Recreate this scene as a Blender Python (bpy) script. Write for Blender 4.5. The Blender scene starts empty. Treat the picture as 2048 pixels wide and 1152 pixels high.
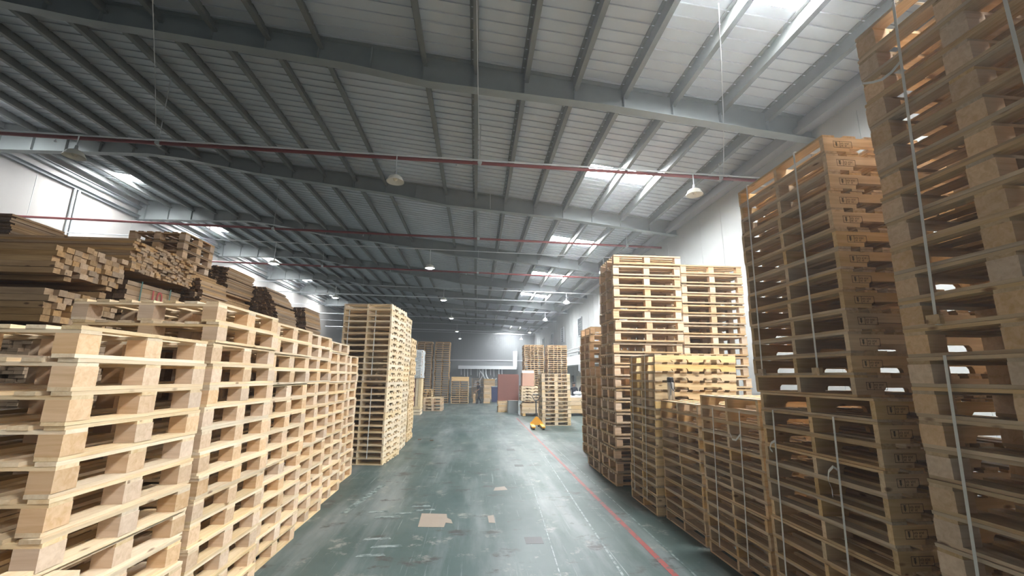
import bpy, bmesh, math, random
from mathutils import Matrix, Vector
random.seed(11)
scene = bpy.context.scene
COL = scene.collection
PI = math.pi

# ------------------------------------------------------------------ camera, sky, exposure
cam_d = bpy.data.cameras.new('camera')
cam_d.sensor_width = 36.0
cam_d.lens = 850.0 / 2048.0 * 36.0
cam_d.clip_end = 300
cam = bpy.data.objects.new('camera', cam_d)
COL.objects.link(cam)
fwd_img = Vector((-72.0, 176.0, 850.0)).normalized()          # hall axis seen in the camera (x right, y down, z forward)
up_img = Vector((math.tan(math.radians(1.45)), -1.0, 0.0))
up_img = (up_img - fwd_img * up_img.dot(fwd_img)).normalized()
right_img = up_img.cross(fwd_img)
if right_img.x < 0:
    right_img = -right_img
right_w = Vector((right_img.x, fwd_img.x, up_img.x))
down_w = Vector((right_img.y, fwd_img.y, up_img.y))
fore_w = Vector((right_img.z, fwd_img.z, up_img.z))
m3 = Matrix((right_w, -down_w, -fore_w)).transposed()
cam.matrix_world = Matrix.Translation((0, 0, 2.0)) @ m3.to_4x4()
scene.camera = cam

world = bpy.data.worlds.new('sky')
scene.world = world
world.use_nodes = True
bg = world.node_tree.nodes['Background']
bg.inputs[0].default_value = (0.80, 0.88, 1.0, 1)
bg.inputs[1].default_value = 0.25
SKYLIGHT_STRENGTH = 225.0
vs = scene.view_settings
vs.view_transform = 'Standard'
vs.look = 'None'
vs.exposure = 0.22
vs.gamma = 1.0
vs.use_curve_mapping = False
scene.cycles.adaptive_threshold = 0.02

# ------------------------------------------------------------------ materials
def new_mat(name):
    m = bpy.data.materials.new(name)
    m.use_nodes = True
    return m, m.node_tree.nodes, m.node_tree.links, m.node_tree.nodes['Principled BSDF']

def plain(name, col, rough=0.6, metal=0.0, noise=0.0, scale=8.0, emit=None):
    m, N, L, b = new_mat(name)
    b.inputs['Base Color'].default_value = (*col, 1)
    b.inputs['Roughness'].default_value = rough
    b.inputs['Metallic'].default_value = metal
    if noise:
        tc = N.new('ShaderNodeTexCoord'); nz = N.new('ShaderNodeTexNoise')
        nz.inputs['Scale'].default_value = scale; nz.inputs['Detail'].default_value = 4
        L.new(tc.outputs['Object'], nz.inputs['Vector'])
        mx = N.new('ShaderNodeMix'); mx.data_type = 'RGBA'
        mx.inputs['A'].default_value = (*[c * (1 - noise) for c in col], 1)
        mx.inputs['B'].default_value = (*[min(1, c * (1 + noise)) for c in col], 1)
        L.new(nz.outputs['Fac'], mx.inputs['Factor'])
        L.new(mx.outputs['Result'], b.inputs['Base Color'])
    if emit:
        b.inputs['Emission Color'].default_value = (*emit[0], 1)
        b.inputs['Emission Strength'].default_value = emit[1]
    return m

def wood(name, light, dark, vary=0.18, knots=True, sat=0.0, rough=0.62):
    """Sawn timber: grain along local x, a tint of its own for every board, a few knots."""
    m, N, L, b = new_mat(name)
    tc = N.new('ShaderNodeTexCoord'); oi = N.new('ShaderNodeObjectInfo')
    mul = N.new('ShaderNodeMath'); mul.operation = 'MULTIPLY'; mul.inputs[1].default_value = 91.7
    L.new(oi.outputs['Random'], mul.inputs[0])
    add = N.new('ShaderNodeVectorMath'); add.operation = 'ADD'
    L.new(tc.outputs['Object'], add.inputs[0]); L.new(mul.outputs[0], add.inputs[1])
    mp = N.new('ShaderNodeMapping'); mp.inputs['Scale'].default_value = (1.6, 26, 26)
    L.new(add.outputs[0], mp.inputs['Vector'])
    nz = N.new('ShaderNodeTexNoise'); nz.inputs['Scale'].default_value = 1.0
    nz.inputs['Detail'].default_value = 5; nz.inputs['Roughness'].default_value = 0.62
    nz.inputs['Distortion'].default_value = 0.6
    L.new(mp.outputs[0], nz.inputs['Vector'])
    cr = N.new('ShaderNodeValToRGB')
    cr.color_ramp.elements[0].position = 0.30; cr.color_ramp.elements[0].color = (*dark, 1)
    cr.color_ramp.elements[1].position = 0.62; cr.color_ramp.elements[1].color = (*light, 1)
    L.new(nz.outputs['Fac'], cr.inputs[0])
    last = cr.outputs[0]
    if knots:
        mk = N.new('ShaderNodeMapping'); mk.inputs['Scale'].default_value = (3.0, 7.0, 7.0)
        L.new(add.outputs[0], mk.inputs['Vector'])
        vo = N.new('ShaderNodeTexVoronoi'); vo.inputs['Scale'].default_value = 1.0
        L.new(mk.outputs[0], vo.inputs['Vector'])
        kr = N.new('ShaderNodeValToRGB')
        kr.color_ramp.elements[0].position = 0.06; kr.color_ramp.elements[0].color = (1, 1, 1, 1)
        kr.color_ramp.elements[1].position = 0.13; kr.color_ramp.elements[1].color = (0, 0, 0, 1)
        L.new(vo.outputs['Distance'], kr.inputs[0])
        mx = N.new('ShaderNodeMix'); mx.data_type = 'RGBA'
        L.new(kr.outputs[0], mx.inputs['Factor']); L.new(last, mx.inputs['A'])
        mx.inputs['B'].default_value = (dark[0] * 0.42, dark[1] * 0.34, dark[2] * 0.3, 1)
        last = mx.outputs['Result']
    hsv = N.new('ShaderNodeHueSaturation')
    mr = N.new('ShaderNodeMapRange'); mr.inputs['To Min'].default_value = 1 - vary; mr.inputs['To Max'].default_value = 1 + vary * 0.7
    L.new(oi.outputs['Random'], mr.inputs['Value']); L.new(mr.outputs[0], hsv.inputs['Value'])
    fr = N.new('ShaderNodeMath'); fr.operation = 'FRACT'
    m7 = N.new('ShaderNodeMath'); m7.operation = 'MULTIPLY'; m7.inputs[1].default_value = 17.3
    L.new(oi.outputs['Random'], m7.inputs[0]); L.new(m7.outputs[0], fr.inputs[0])
    ms = N.new('ShaderNodeMapRange'); ms.inputs['To Min'].default_value = 0.78; ms.inputs['To Max'].default_value = 1.18
    L.new(fr.outputs[0], ms.inputs['Value']); L.new(ms.outputs[0], hsv.inputs['Saturation'])
    L.new(last, hsv.inputs['Color']); L.new(hsv.outputs[0], b.inputs['Base Color'])
    b.inputs['Roughness'].default_value = rough
    return m

PALE = wood('pale_pine', (0.80, 0.635, 0.42), (0.66, 0.465, 0.26))
BLOCKW = wood('pine_block', (0.74, 0.53, 0.35), (0.60, 0.39, 0.22), knots=False)
PINE = wood('honey_pine', (0.74, 0.53, 0.30), (0.56, 0.36, 0.17))
GREYED = wood('dull_pine', (0.63, 0.46, 0.285), (0.46, 0.30, 0.16))
RAW = wood('raw_plank', (0.52, 0.335, 0.175), (0.34, 0.20, 0.092), vary=0.28)
AGED = wood('aged_plank_end', (0.22, 0.13, 0.075), (0.10, 0.058, 0.032), vary=0.3, knots=False)
GOLD = wood('golden_pine', (0.86, 0.64, 0.34), (0.70, 0.47, 0.20), vary=0.08)
CREAM = wood('cream_pine', (0.80, 0.66, 0.45), (0.68, 0.50, 0.29), vary=0.1)
INK = plain('stamp_ink', (0.06, 0.045, 0.035), 0.8)
STRAPM = plain('white_strap', (0.72, 0.71, 0.68), 0.4)
STRAPD = plain('dark_strap', (0.10, 0.10, 0.10), 0.4)
STEEL = plain('painted_steel', (0.22, 0.24, 0.237), 0.55, 0.0, 0.14, 3.0)
STEELD = plain('purlin_steel', (0.135, 0.14, 0.132), 0.55, 0.0, 0.15, 4.0)
SHEETM = plain('galvanised_sheet', (0.50, 0.53, 0.565), 0.5, 0.0, 0.10, 2.0)
DECKM = plain('roof_deck', (0.25, 0.25, 0.25), 0.8)
REDP = plain('red_pipe', (0.20, 0.035, 0.035), 0.45)
WHITEP = plain('white_conduit', (0.72, 0.74, 0.76), 0.4)
ENAMEL = plain('enamel_shade', (0.78, 0.75, 0.66), 0.35, 0.0, 0.12, 9.0)
RODM = plain('rod_steel', (0.55, 0.56, 0.57), 0.45)
WALLW = plain('white_wall_panel', (0.43, 0.44, 0.43), 0.7, 0.0, 0.05, 1.2)
GLOWP = plain('skylight_panel', (0.9, 0.9, 0.9), 0.5, emit=((0.93, 0.97, 1.0), SKYLIGHT_STRENGTH))
LEDM = plain('lamp_glow', (0.9, 0.9, 0.9), 0.5, emit=((0.88, 0.94, 1.0), 28.0))
BULBM = plain('bulb_glass', (0.75, 0.68, 0.55), 0.15)
REDPAINT = plain('red_paint', (0.42, 0.05, 0.05), 0.7)

# ------------------------------------------------------------------ helpers
def link(o):
    COL.objects.link(o); return o

def mesh_from(name, verts, faces, mats, fm=None, smooth=False):
    me = bpy.data.meshes.new(name)
    me.from_pydata(verts, [], faces)
    for m in (mats if isinstance(mats, (list, tuple)) else [mats]):
        me.materials.append(m)
    if fm:
        me.polygons.foreach_set('material_index', fm)
    if smooth:
        me.polygons.foreach_set('use_smooth', [True] * len(me.polygons))
    me.update()
    return me

BOXF = [(0, 3, 2, 1), (4, 5, 6, 7), (0, 1, 5, 4), (1, 2, 6, 5), (2, 3, 7, 6), (3, 0, 4, 7)]
def box_vf(sx, sy, sz, c=(0, 0, 0), rz=0.0):
    x, y, z = sx / 2, sy / 2, sz / 2
    v = [(-x, -y, -z), (x, -y, -z), (x, y, -z), (-x, y, -z), (-x, -y, z), (x, -y, z), (x, y, z), (-x, y, z)]
    if rz:
        ca, sa = math.cos(rz), math.sin(rz)
        v = [(ca * a - sa * b, sa * a + ca * b, d) for a, b, d in v]
    return [(a + c[0], b + c[1], d + c[2]) for a, b, d in v], BOXF

class MB:
    """collects shapes that become ONE mesh object"""
    def __init__(s): s.v = []; s.f = []; s.m = []
    def add(s, vf, mi=0):
        o = len(s.v); s.v += vf[0]
        for f in vf[1]: s.f.append(tuple(i + o for i in f)); s.m.append(mi)
        return s
    def box(s, sx, sy, sz, c, rz=0.0, mi=0): return s.add(box_vf(sx, sy, sz, c, rz), mi)
    def span(s, x0, x1, y0, y1, z0, z1, mi=0):
        return s.box(x1 - x0, y1 - y0, z1 - z0, ((x0 + x1) / 2, (y0 + y1) / 2, (z0 + z1) / 2), 0, mi)
    def tube(s, pts, r, n=8, mi=0, cap=True):
        pts = [Vector(p) for p in pts]; rings = []
        rr = r if isinstance(r, (list, tuple)) else [r] * len(pts)
        for i, p in enumerate(pts):
            d = (pts[min(i + 1, len(pts) - 1)] - pts[max(i - 1, 0)]).normalized()
            a = d.orthogonal().normalized() if abs(d.z) > 0.99 else d.cross(Vector((0, 0, 1))).normalized()
            b = d.cross(a)
            rings.append([tuple(p + (a * math.cos(2 * PI * k / n) + b * math.sin(2 * PI * k / n)) * rr[i]) for k in range(n)])
        v = [q for r_ in rings for q in r_]; f = []
        for i in range(len(pts) - 1):
            for k in range(n):
                f.append((i * n + k, i * n + (k + 1) % n, (i + 1) * n + (k + 1) % n, (i + 1) * n + k))
        if cap:
            f.append(tuple(range(n))[::-1]); f.append(tuple((len(pts) - 1) * n + k for k in range(n)))
        return s.add((v, f), mi)
    def lathe(s, prof, c=(0, 0, 0), n=20, mi=0):
        v = []; f = []
        for r, z in prof:
            for k in range(n):
                v.append((c[0] + r * math.cos(2 * PI * k / n), c[1] + r * math.sin(2 * PI * k / n), c[2] + z))
        for i in range(len(prof) - 1):
            for k in range(n):
                f.append((i * n + k, i * n + (k + 1) % n, (i + 1) * n + (k + 1) % n, (i + 1) * n + k))
        return s.add((v, f), mi)
    def prism(s, poly, axis, a0, a1, mi=0):
        """2D polygon extruded along axis: 'x' poly=(y,z), 'y' poly=(x,z), 'z' poly=(x,y)"""
        n = len(poly)
        def pt(p, a):
            return {'x': (a, p[0], p[1]), 'y': (p[0], a, p[1]), 'z': (p[0], p[1], a)}[axis]
        v = [pt(p, a0) for p in poly] + [pt(p, a1) for p in poly]
        f = [tuple(range(n))[::-1], tuple(range(n, 2 * n))] + [(i, (i + 1) % n, n + (i + 1) % n, n + i) for i in range(n)]
        return s.add((v, f), mi)
    def mesh(s, name, mats, smooth=False, fix=True):
        me = mesh_from(name, s.v, s.f, mats, s.m, smooth)
        if fix:
            b = bmesh.new(); b.from_mesh(me); bmesh.ops.recalc_face_normals(b, faces=b.faces); b.to_mesh(me); b.free()
        return me
    def build(s, name, mats, parent=None, loc=(0, 0, 0), rz=0.0, smooth=False):
        return obj(name, s.mesh(name, mats, smooth), parent, loc, rz)

def obj(name, me, parent=None, loc=(0, 0, 0), rz=0.0):
    o = bpy.data.objects.new(name, me)
    o.location = loc
    if rz: o.rotation_euler = (0, 0, rz)
    if parent: o.parent = parent
    COL.objects.link(o)
    return o

def tag(o, label=None, cat=None, group=None, kind=None):
    if label: o['label'] = label
    if cat: o['category'] = cat
    if group: o['group'] = group
    if kind: o['kind'] = kind
    return o

def thing(name, label, cat, loc=(0, 0, 0), rz=0.0, group=None):
    return tag(obj(name, None, None, loc, rz), label, cat, group)

_box_cache = {}
def box_mesh(sx, sy, sz, mat, ends=None):
    k = (round(sx, 4), round(sy, 4), round(sz, 4), mat.name, ends.name if ends else '')
    if k not in _box_cache:
        v, f = box_vf(sx, sy, sz)
        _box_cache[k] = mesh_from('board', v, f, [mat, ends] if ends else mat, [0, 0, 0, 1, 0, 1] if ends else None)
    return _box_cache[k]

# ------------------------------------------------------------------ the hall
XR, XL, Y0, Y1 = 7.0, -16.0, -14.0, 51.6
SLOPE = 0.113
def roof_z(x): return 7.45 + SLOPE * (XR - x)
RAFT = [1.38 + 6.27 * k for k in range(9)]          # 1.38, 7.65, 13.92 ... 51.5

# floor
def floor_material():
    m, N, L, b = new_mat('worn_green_floor')
    tc = N.new('ShaderNodeTexCoord')
    def noise(scale, detail=5, mapscale=None, rough=0.6):
        n = N.new('ShaderNodeTexNoise'); n.inputs['Scale'].default_value = scale
        n.inputs['Detail'].default_value = detail; n.inputs['Roughness'].default_value = rough
        if mapscale:
            mp = N.new('ShaderNodeMapping'); mp.inputs['Scale'].default_value = mapscale
            L.new(tc.outputs['Object'], mp.inputs['Vector']); L.new(mp.outputs[0], n.inputs['Vector'])
        else:
            L.new(tc.outputs['Object'], n.inputs['Vector'])
        return n
    def ramp(src, p0, p1, c0=(0, 0, 0), c1=(1, 1, 1)):
        r = N.new('ShaderNodeValToRGB')
        r.color_ramp.elements[0].position = p0; r.color_ramp.elements[0].color = (*c0, 1)
        r.color_ramp.elements[1].position = p1; r.color_ramp.elements[1].color = (*c1, 1)
        L.new(src, r.inputs[0]); return r.outputs[0]
    def mix(fac, a, bcol):
        mx = N.new('ShaderNodeMix'); mx.data_type = 'RGBA'
        L.new(fac, mx.inputs['Factor']); L.new(a, mx.inputs['A'])
        if isinstance(bcol, tuple): mx.inputs['B'].default_value = (*bcol, 1)
        else: L.new(bcol, mx.inputs['B'])
        return mx.outputs['Result']
    base = ramp(noise(0.55, 6).outputs['Fac'], 0.3, 0.7, (0.034, 0.060, 0.055), (0.080, 0.110, 0.103))
    # bare grey wear in the wheel lane, scratches along the aisle, pale scuffs
    c1 = mix(ramp(noise(1.0, 8, (1.6, 0.22, 1)).outputs['Fac'], 0.48, 0.66), base, (0.16, 0.18, 0.178))
    c2 = mix(ramp(noise(1.0, 10, (22, 0.35, 1), 0.75).outputs['Fac'], 0.60, 0.66), c1, (0.22, 0.25, 0.245))
    c3 = mix(ramp(noise(2.3, 10, None, 0.75).outputs['Fac'], 0.57, 0.66), c2, (0.22, 0.22, 0.195))
    c4 = mix(ramp(noise(1.6, 9, (1, 1.6, 1), 0.7).outputs['Fac'], 0.57, 0.64), c3, (0.045, 0.040, 0.038))
    L.new(c4, b.inputs['Base Color'])
    rr = N.new('ShaderNodeMapRange'); b.inputs['Specular IOR Level'].default_value = 0.32
    rr.inputs['To Min'].default_value = 0.26; rr.inputs['To Max'].default_value = 0.62
    L.new(noise(1.3, 7, (1, 0.5, 1)).outputs['Fac'], rr.inputs['Value']); L.new(rr.outputs[0], b.inputs['Roughness'])
    return m
FLOORM = floor_material()
fl = MB().span(XL - 0.2, XR + 0.2, Y0, Y1 + 0.2, -0.2, 0.0).build('floor', FLOORM); tag(fl, kind='structure')

def worn_paint(name, col, p0, p1, scale=9.0):
    m, N, L, b = new_mat(name)
    tc = N.new('ShaderNodeTexCoord'); n = N.new('ShaderNodeTexNoise')
    n.inputs['Scale'].default_value = scale; n.inputs['Detail'].default_value = 6; n.inputs['Roughness'].default_value = 0.7
    L.new(tc.outputs['Object'], n.inputs['Vector'])
    r = N.new('ShaderNodeValToRGB'); r.color_ramp.elements[0].position = p0; r.color_ramp.elements[1].position = p1
    r.color_ramp.elements[0].color = (0.055, 0.085, 0.08, 1); r.color_ramp.elements[1].color = (*col, 1)
    L.new(n.outputs['Fac'], r.inputs[0]); L.new(r.outputs[0], b.inputs['Base Color'])
    b.inputs['Roughness'].default_value = 0.5
    return m
LINE_RED = worn_paint('worn_red_line', (0.26, 0.045, 0.04), 0.38, 0.50)
LINE_WHITE = worn_paint('worn_white_line', (0.24, 0.28, 0.27), 0.42, 0.60)
BEIGE = worn_paint('beige_repair', (0.27, 0.215, 0.17), 0.22, 0.40, 5.0)
DARKP = worn_paint('dark_repair', (0.045, 0.045, 0.045), 0.20, 0.30, 5.0)
def floor_patch(name, poly, mat, h=0.0015):
    MB().prism(poly, 'z', 0.0, h).build(name, mat, fl)
def rect(x0, x1, y0, y1): return [(x0, y0), (x1, y0), (x1, y1), (x0, y1)]
floor_patch('painted_line', [(2.09, 1.5), (2.16, 1.5), (2.11, 8.8), (2.065, 21.5), (2.0, 21.5), (2.045, 8.8)], LINE_RED)
floor_patch('painted_line', rect(-3.9, 2.6, 22.9, 23.1), LINE_WHITE)
floor_patch('painted_line', [(1.50, 3.5), (1.53, 3.5), (1.86, 12.6), (1.84, 12.6)], LINE_WHITE)
floor_patch('painted_line', [(2.30, 4.5), (2.325, 4.5), (2.34, 16.0), (2.32, 16.0)], LINE_WHITE)
floor_patch('painted_line', [(0.84, 3.5), (0.855, 3.5), (1.18, 9.8), (1.17, 9.8)], LINE_WHITE)
floor_patch('repair_patch', [(-0.73, 6.35), (-0.38, 6.32), (-0.37, 6.5), (-0.27, 6.46), (-0.30, 6.62), (-0.36, 6.7), (-0.38, 6.88), (-0.75, 6.93)], BEIGE)
floor_patch('repair_patch', [(0.23, 6.47), (0.32, 6.45), (0.31, 6.8), (0.22, 6.76)], BEIGE)
floor_patch('repair_patch', [(0.36, 8.15), (0.62, 8.2), (0.58, 8.45), (0.40, 8.38)], BEIGE)
floor_patch('repair_patch', rect(0.66, 0.88, 5.67, 5.90), DARKP)
floor_patch('repair_patch', rect(0.93, 1.13, 10.2, 10.42), DARKP)
floor_patch('repair_patch', rect(0.90, 1.12, 12.3, 12.6), DARKP)
for k, (x, y, w) in enumerate([(-1.55, 7.0, .30), (-1.40, 6.75, .38), (-1.2, 6.9, .32), (-1.35, 5.9, .35), (-1.2, 5.65, .38), (-1.3, 5.4, .33), (-0.95, 7.25, .3), (-0.9, 7.05, .34)]):
    floor_patch('scuff_mark', [(x, y), (x + w, y + .02), (x + w - .03, y + .09), (x + .02, y + .07)], LINE_WHITE)
floor_patch('scuff_mark', [(-1.95, 7.0), (-1.85, 7.0), (-1.62, 8.6), (-1.72, 8.7)], LINE_WHITE)

# walls
wr = MB()
DY0, DY1, DZ = 26.3, 27.7, 2.38                      # open doorway in the right wall
for (a, b_, z0, z1) in ((Y0, DY0, 0, 7.4), (DY1, Y1, 0, 7.4), (DY0, DY1, DZ, 7.4)):
    wr.span(XR, XR + 0.15, a, b_, z0, z1)
wall_right = tag(wr.build('wall_right', WALLW), kind='structure')
for k in range(44):                                   # panel joints as thin raised strips
    y = 2.0 + k * 1.15
    if DY0 - .05 < y < DY1 + .05: continue
    MB().span(XR - 0.008, XR, y - 0.012, y + 0.012, 0.0 if not (DY0 < y < DY1) else DZ, 6.95).build('joint_strip', WALLW, wall_right)
FRAMED = plain('vent_dark', (0.16, 0.18, 0.19), 0.6)
for y in (28.4, 34.4, 39.2, 44.6):
    f = MB()
    f.span(XR - 0.06, XR, y - 0.55, y - 0.47, 4.7, 5.98).span(XR - 0.06, XR, y + 0.47, y + 0.55, 4.7, 5.98)
    f.span(XR - 0.06, XR, y - 0.47, y + 0.47, 5.9, 5.98).span(XR - 0.06, XR, y - 0.47, y + 0.47, 4.7, 4.78)
    w = tag(f.build('window_1', plain('vent_frame', (0.42, 0.45, 0.46), 0.5)), kind='structure')
    for j in range(7):
        MB().span(XR - 0.045, XR - 0.01, y - 0.47, y + 0.47, 4.8 + j * .158, 4.9 + j * .158).build('louvre', FRAMED, w)
# boxed ledge with pipes along the right wall
led = MB().span(6.35, XR, 24.0, 46.0, 2.75, 2.85).span(6.30, 6.38, 24.0, 46.0, 2.75, 3.35).build('trim_1', plain('ledge_white', (0.66, 0.67, 0.66), 0.6)); tag(led, kind='structure')
for k in range(5):
    y = 24.6 + k * 4.2
    MB().span(6.34, XR, y, y + .08, 3.35, 3.43).span(6.92, XR, y, y + .08, 3.35, 3.9).build('bracket', STEEL, led)
for z, r in ((3.62, .05), (3.84, .035)):
    MB().tube([(6.5, 24, z), (6.5, 46, z)], r).build('pipe', RODM, led)
for y in (25.2, 25.7, 26.0):
    MB().tube([(6.25, y, 2.75), (6.25, y + .02, 2.05 + (y - 25) * .3)], .03).build('hanging_pipe', RODM, led)
door = MB().span(XR - 0.05, XR, 27.9, 29.7, 0, 2.06).build('door_1', plain('cream_door', (0.60, 0.58, 0.50), 0.5)); tag(door, kind='structure')
MB().span(XR - 0.09, XR - 0.05, 28.0, 28.06, 0.95, 1.1).build('door_handle', RODM, door)
MB().tube([(XR - .09, 30.7, 0), (XR - .09, 30.7, 2.1)], .09, 10).build('downpipe', STEELD, wall_right)

wl = MB().span(XL - 0.15, XL, Y0, Y1, 0, 10.1).build('wall_left', plain('left_wall_panel', (0.36, 0.335, 0.31), 0.75, 0.0, 0.05, 1.2)); tag(wl, kind='structure')
for k in range(16):
    y = 9.0 + k * 2.2
    MB().span(XL, XL + 0.008, y - 0.012, y + 0.012, 0, 9.1).build('joint_strip', WALLW, wl)
for z, s in ((9.14, .11), (9.56, .13)):
    MB().span(XL, XL + s, 8.0, Y1, z - .05, z + .05).span(XL, XL + .2, 8.0, Y1, z + .05, z + .07).build('wall_girt', STEEL, wl)
for y in (17.0, 17.18):
    MB().tube([(XL + .06, y, 5.5), (XL + .06, y, 9.1)], .045).build('downpipe', WHITEP, wl)

# end wall: ribbed grey cladding above, plain grey below
def end_mat(): return plain('grey_cladding', (0.22, 0.23, 0.235), 0.55, 0.0, 0.08, 0.8)
GREYW = end_mat()
we = MB().prism([(XL, 0), (XR, 0), (XR, 7.4), (XL, 10.0)], 'y', Y1, Y1 + 0.15).build('wall_back', GREYW); tag(we, kind='structure')
for k in range(75):
    x = -12.0 + k * 0.25
    MB().prism([(x - .05, 3.9), (x + .05, 3.9), (x + .05, roof_z(x) - .05), (x - .05, roof_z(x) - .05)], 'y', Y1 - 0.045, Y1).build('cladding_rib', GREYW, we)
MB().span(-12, 7, Y1 - .06, Y1, 3.78, 3.9).build('flashing', RODM, we)

# ceiling: deck with skylight holes, standing-seam sheets, purlins, tapered rafters
HOLES = []
for k in range(-2, 8):
    yc = 4.9 + 6.27 * k
    if k not in (5, 6): HOLES.append((2.93, 5.02, yc - 0.36, yc + 0.36))
    if 1 <= k < 7: HOLES.append((-15.15, -13.75, yc - 0.36, yc + 0.36))
dk = MB()
ycuts = sorted({Y0, Y1 + .2} | {h[2] for h in HOLES} | {h[3] for h in HOLES})
def slab(mb, x0, x1, y0, y1, off, t):
    v = [(x0, y0, roof_z(x0) + off), (x1, y0, roof_z(x1) + off), (x1, y1, roof_z(x1) + off), (x0, y1, roof_z(x0) + off)]
    v += [(a, b_, c + t) for a, b_, c in v]
    mb.add((v, BOXF))
for i in range(len(ycuts) - 1):
    a, b_ = ycuts[i], ycuts[i + 1]; mid = (a + b_) / 2
    cut = sorted([(h[0], h[1]) for h in HOLES if h[2] < mid < h[3]])
    xs = XL - .2
    for (h0, h1) in cut:
        slab(dk, xs, h0, a, b_, 0.03, 0.05); xs = h1
    slab(dk, xs, XR + .2, a, b_, 0.03, 0.05)
ceil = tag(dk.build('ceiling', DECKM), kind='structure')
def sheet(x0, x1, y, w=0.25):
    """one roof sheet: flat pan with a seam lip hanging at its far edge"""
    m = MB(); e = 0.004
    for (a, b_, o0, t) in ((y + e, y + w - .022, 0.0, 0.012), (y + w - .022, y + w - e, -0.026, 0.038)):
        slab(m, x0, x1, a, b_, o0, t)
    return m.build('roof_sheet', SHEETM, ceil)
y = 3.5
n_sheet = 0
while y < Y1 - 0.1:
    segs = [(XL, XR)]
    for h in HOLES:
        if h[2] - .2 < y and y + .25 < h[3] + .2:
            new = []
            for (a, b_) in segs:
                if a < h[0] < b_: new += [(a, h[0]), (h[1], b_)]
                else: new.append((a, b_))
            segs = new
    for (a, b_) in segs: sheet(a, b_, y); n_sheet += 1
    y += 0.25
PUR = [0.84 + 1.03 * k for k in range(-16, 7)]
for i, x in enumerate(PUR):
    if abs(x + 2.25) < 0.01: continue
    z = roof_z(x); m = MB(); w = 0.035
    if -2.5 < x < -2.0:
        m.span(x - .13, x + .13, Y0, Y1, z - .36, z - .01).span(x - .17, x + .17, Y0, Y1, z - .38, z - .36)
    else:                                              # lipped zed purlin: web and two flanges
        m.span(x - .012, x + .012, Y0, Y1, z - .23, z - .005).span(x - .012, x + .085, Y0, Y1, z - .245, z - .23)
        m.span(x + .07, x + .085, Y0, Y1, z - .23, z - .20).span(x - .075, x + .012, Y0, Y1, z - .02, z - .005)
    m.build('purlin', STEELD, ceil)
def raft_low(x):                                       # underside of a rafter: deep at the left knee, shallow at mid span
    pts = [(-16.0, 9.02), (-11.0, 9.13), (-9.9, 9.02), (-7.6, 8.62), (-2.7, 8.03), (-1.1, 7.74), (2.4, 7.47), (7.0, 6.95)]
    for (a, za), (b_, zb) in zip(pts, pts[1:]):
        if a <= x <= b_: return za + (zb - za) * (x - a) / (b_ - a)
    return 7.0
XS = [-16.0, -11.0, -9.9, -7.6, -5.0, -2.7, -1.1, 0.7, 2.4, 4.7, 7.0]
for ry in RAFT:
    poly = [(x, raft_low(x)) for x in XS] + [(x, roof_z(x) - .006) for x in reversed(XS)]
    r = MB().prism(poly, 'y', ry - .006, ry + .006)
    low = [(x, raft_low(x)) for x in XS]
    r.prism([(x, z - .014) for x, z in low] + [(x, z) for x, z in reversed(low)], 'y', ry - .11, ry + .11)
    r.prism([(x, roof_z(x) - .022) for x in XS] + [(x, roof_z(x) - .006) for x in reversed(XS)], 'y', ry - .10, ry + .10)
    ro = r.build('rafter', STEEL, ceil)
    for x in PUR[::1]:
        z = roof_z(x)
        MB().span(x - .006, x + .006, ry - .09, ry + .09, raft_low(min(max(x, -15.9), 6.9)), z - .02).build('stiffener', STEEL, ro)
# eave gutter beam along the right wall top
tag(MB().span(6.70, 7.0, Y0, Y1, 7.16, 7.38).span(6.55, 6.7, Y0, Y1, 7.02, 7.16).build('trim_2', plain('eave_beam', (0.20, 0.19, 0.19), 0.6)), kind='structure')
# skylight panels
for h in HOLES:
    if h[3] < -9: continue
    m = MB(); slab(m, h[0], h[1], h[2], h[3], 0.03, 0.012)
    s = tag(m.build('window_2', GLOWP), kind='structure')
    f = MB()
    for (a, b_, c, d) in ((h[0], h[1], h[2] - .03, h[2]), (h[0], h[1], h[3], h[3] + .03)):
        slab(f, a, b_, c, d, -0.02, 0.05)
    f.build('window_frame', SHEETM, s)

# ------------------------------------------------------------------ pallets
_mesh = {}
def notched(Ls, h, mat, t=0.038):
    """stringer along local x with two rounded fork notches cut in its underside"""
    k = ('n', Ls, h, mat.name)
    if k in _mesh: return _mesh[k]
    poly = [(-Ls / 2, -h / 2)]
    d = h * 0.42
    for c in (-0.205, 0.205):
        a, b_ = (c - 0.115) * Ls, (c + 0.115) * Ls
        poly += [(a, -h / 2), (a + .004, -h / 2 + d * .6), (a + .022, -h / 2 + d), (b_ - .022, -h / 2 + d), (b_ - .004, -h / 2 + d * .6), (b_, -h / 2)]
    poly += [(Ls / 2, -h / 2), (Ls / 2, h / 2), (-Ls / 2, h / 2)]
    _mesh[k] = MB().prism([(x, z) for x, z in poly], 'y', -t / 2, t / 2).mesh('stringer', mat)
    return _mesh[k]

def spec_block(W, Lg, H, mat, blk, n=7):
    """deck boards along y on three cross boards along x, nine blocks, three bottom boards along y"""
    t = 0.021; S = []; bh = H - 3 * t - .001; bw = 0.10
    for i in range(n):
        x = -W / 2 + bw / 2 + (W - bw) * i / (n - 1)
        S.append(('deck_board', box_mesh(Lg, bw, t, mat), (x, 0, H - t / 2 - .001), PI / 2))
    for yy in (-Lg / 2 + .07, 0, Lg / 2 - .07):
        S.append(('cross_board', box_mesh(W, .13, t, mat), (0, yy, H - 1.5 * t - .001), 0))
    for x in (-W / 2 + .06, 0, W / 2 - .06):
        S.append(('bottom_board', box_mesh(Lg, .115, t, mat), (x, 0, t / 2), PI / 2))
        for yy in (-Lg / 2 + .07, 0, Lg / 2 - .07):
            S.append(('block', box_mesh(.12, .14, bh, blk), (x, yy, t + bh / 2), 0))
    return S

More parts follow.
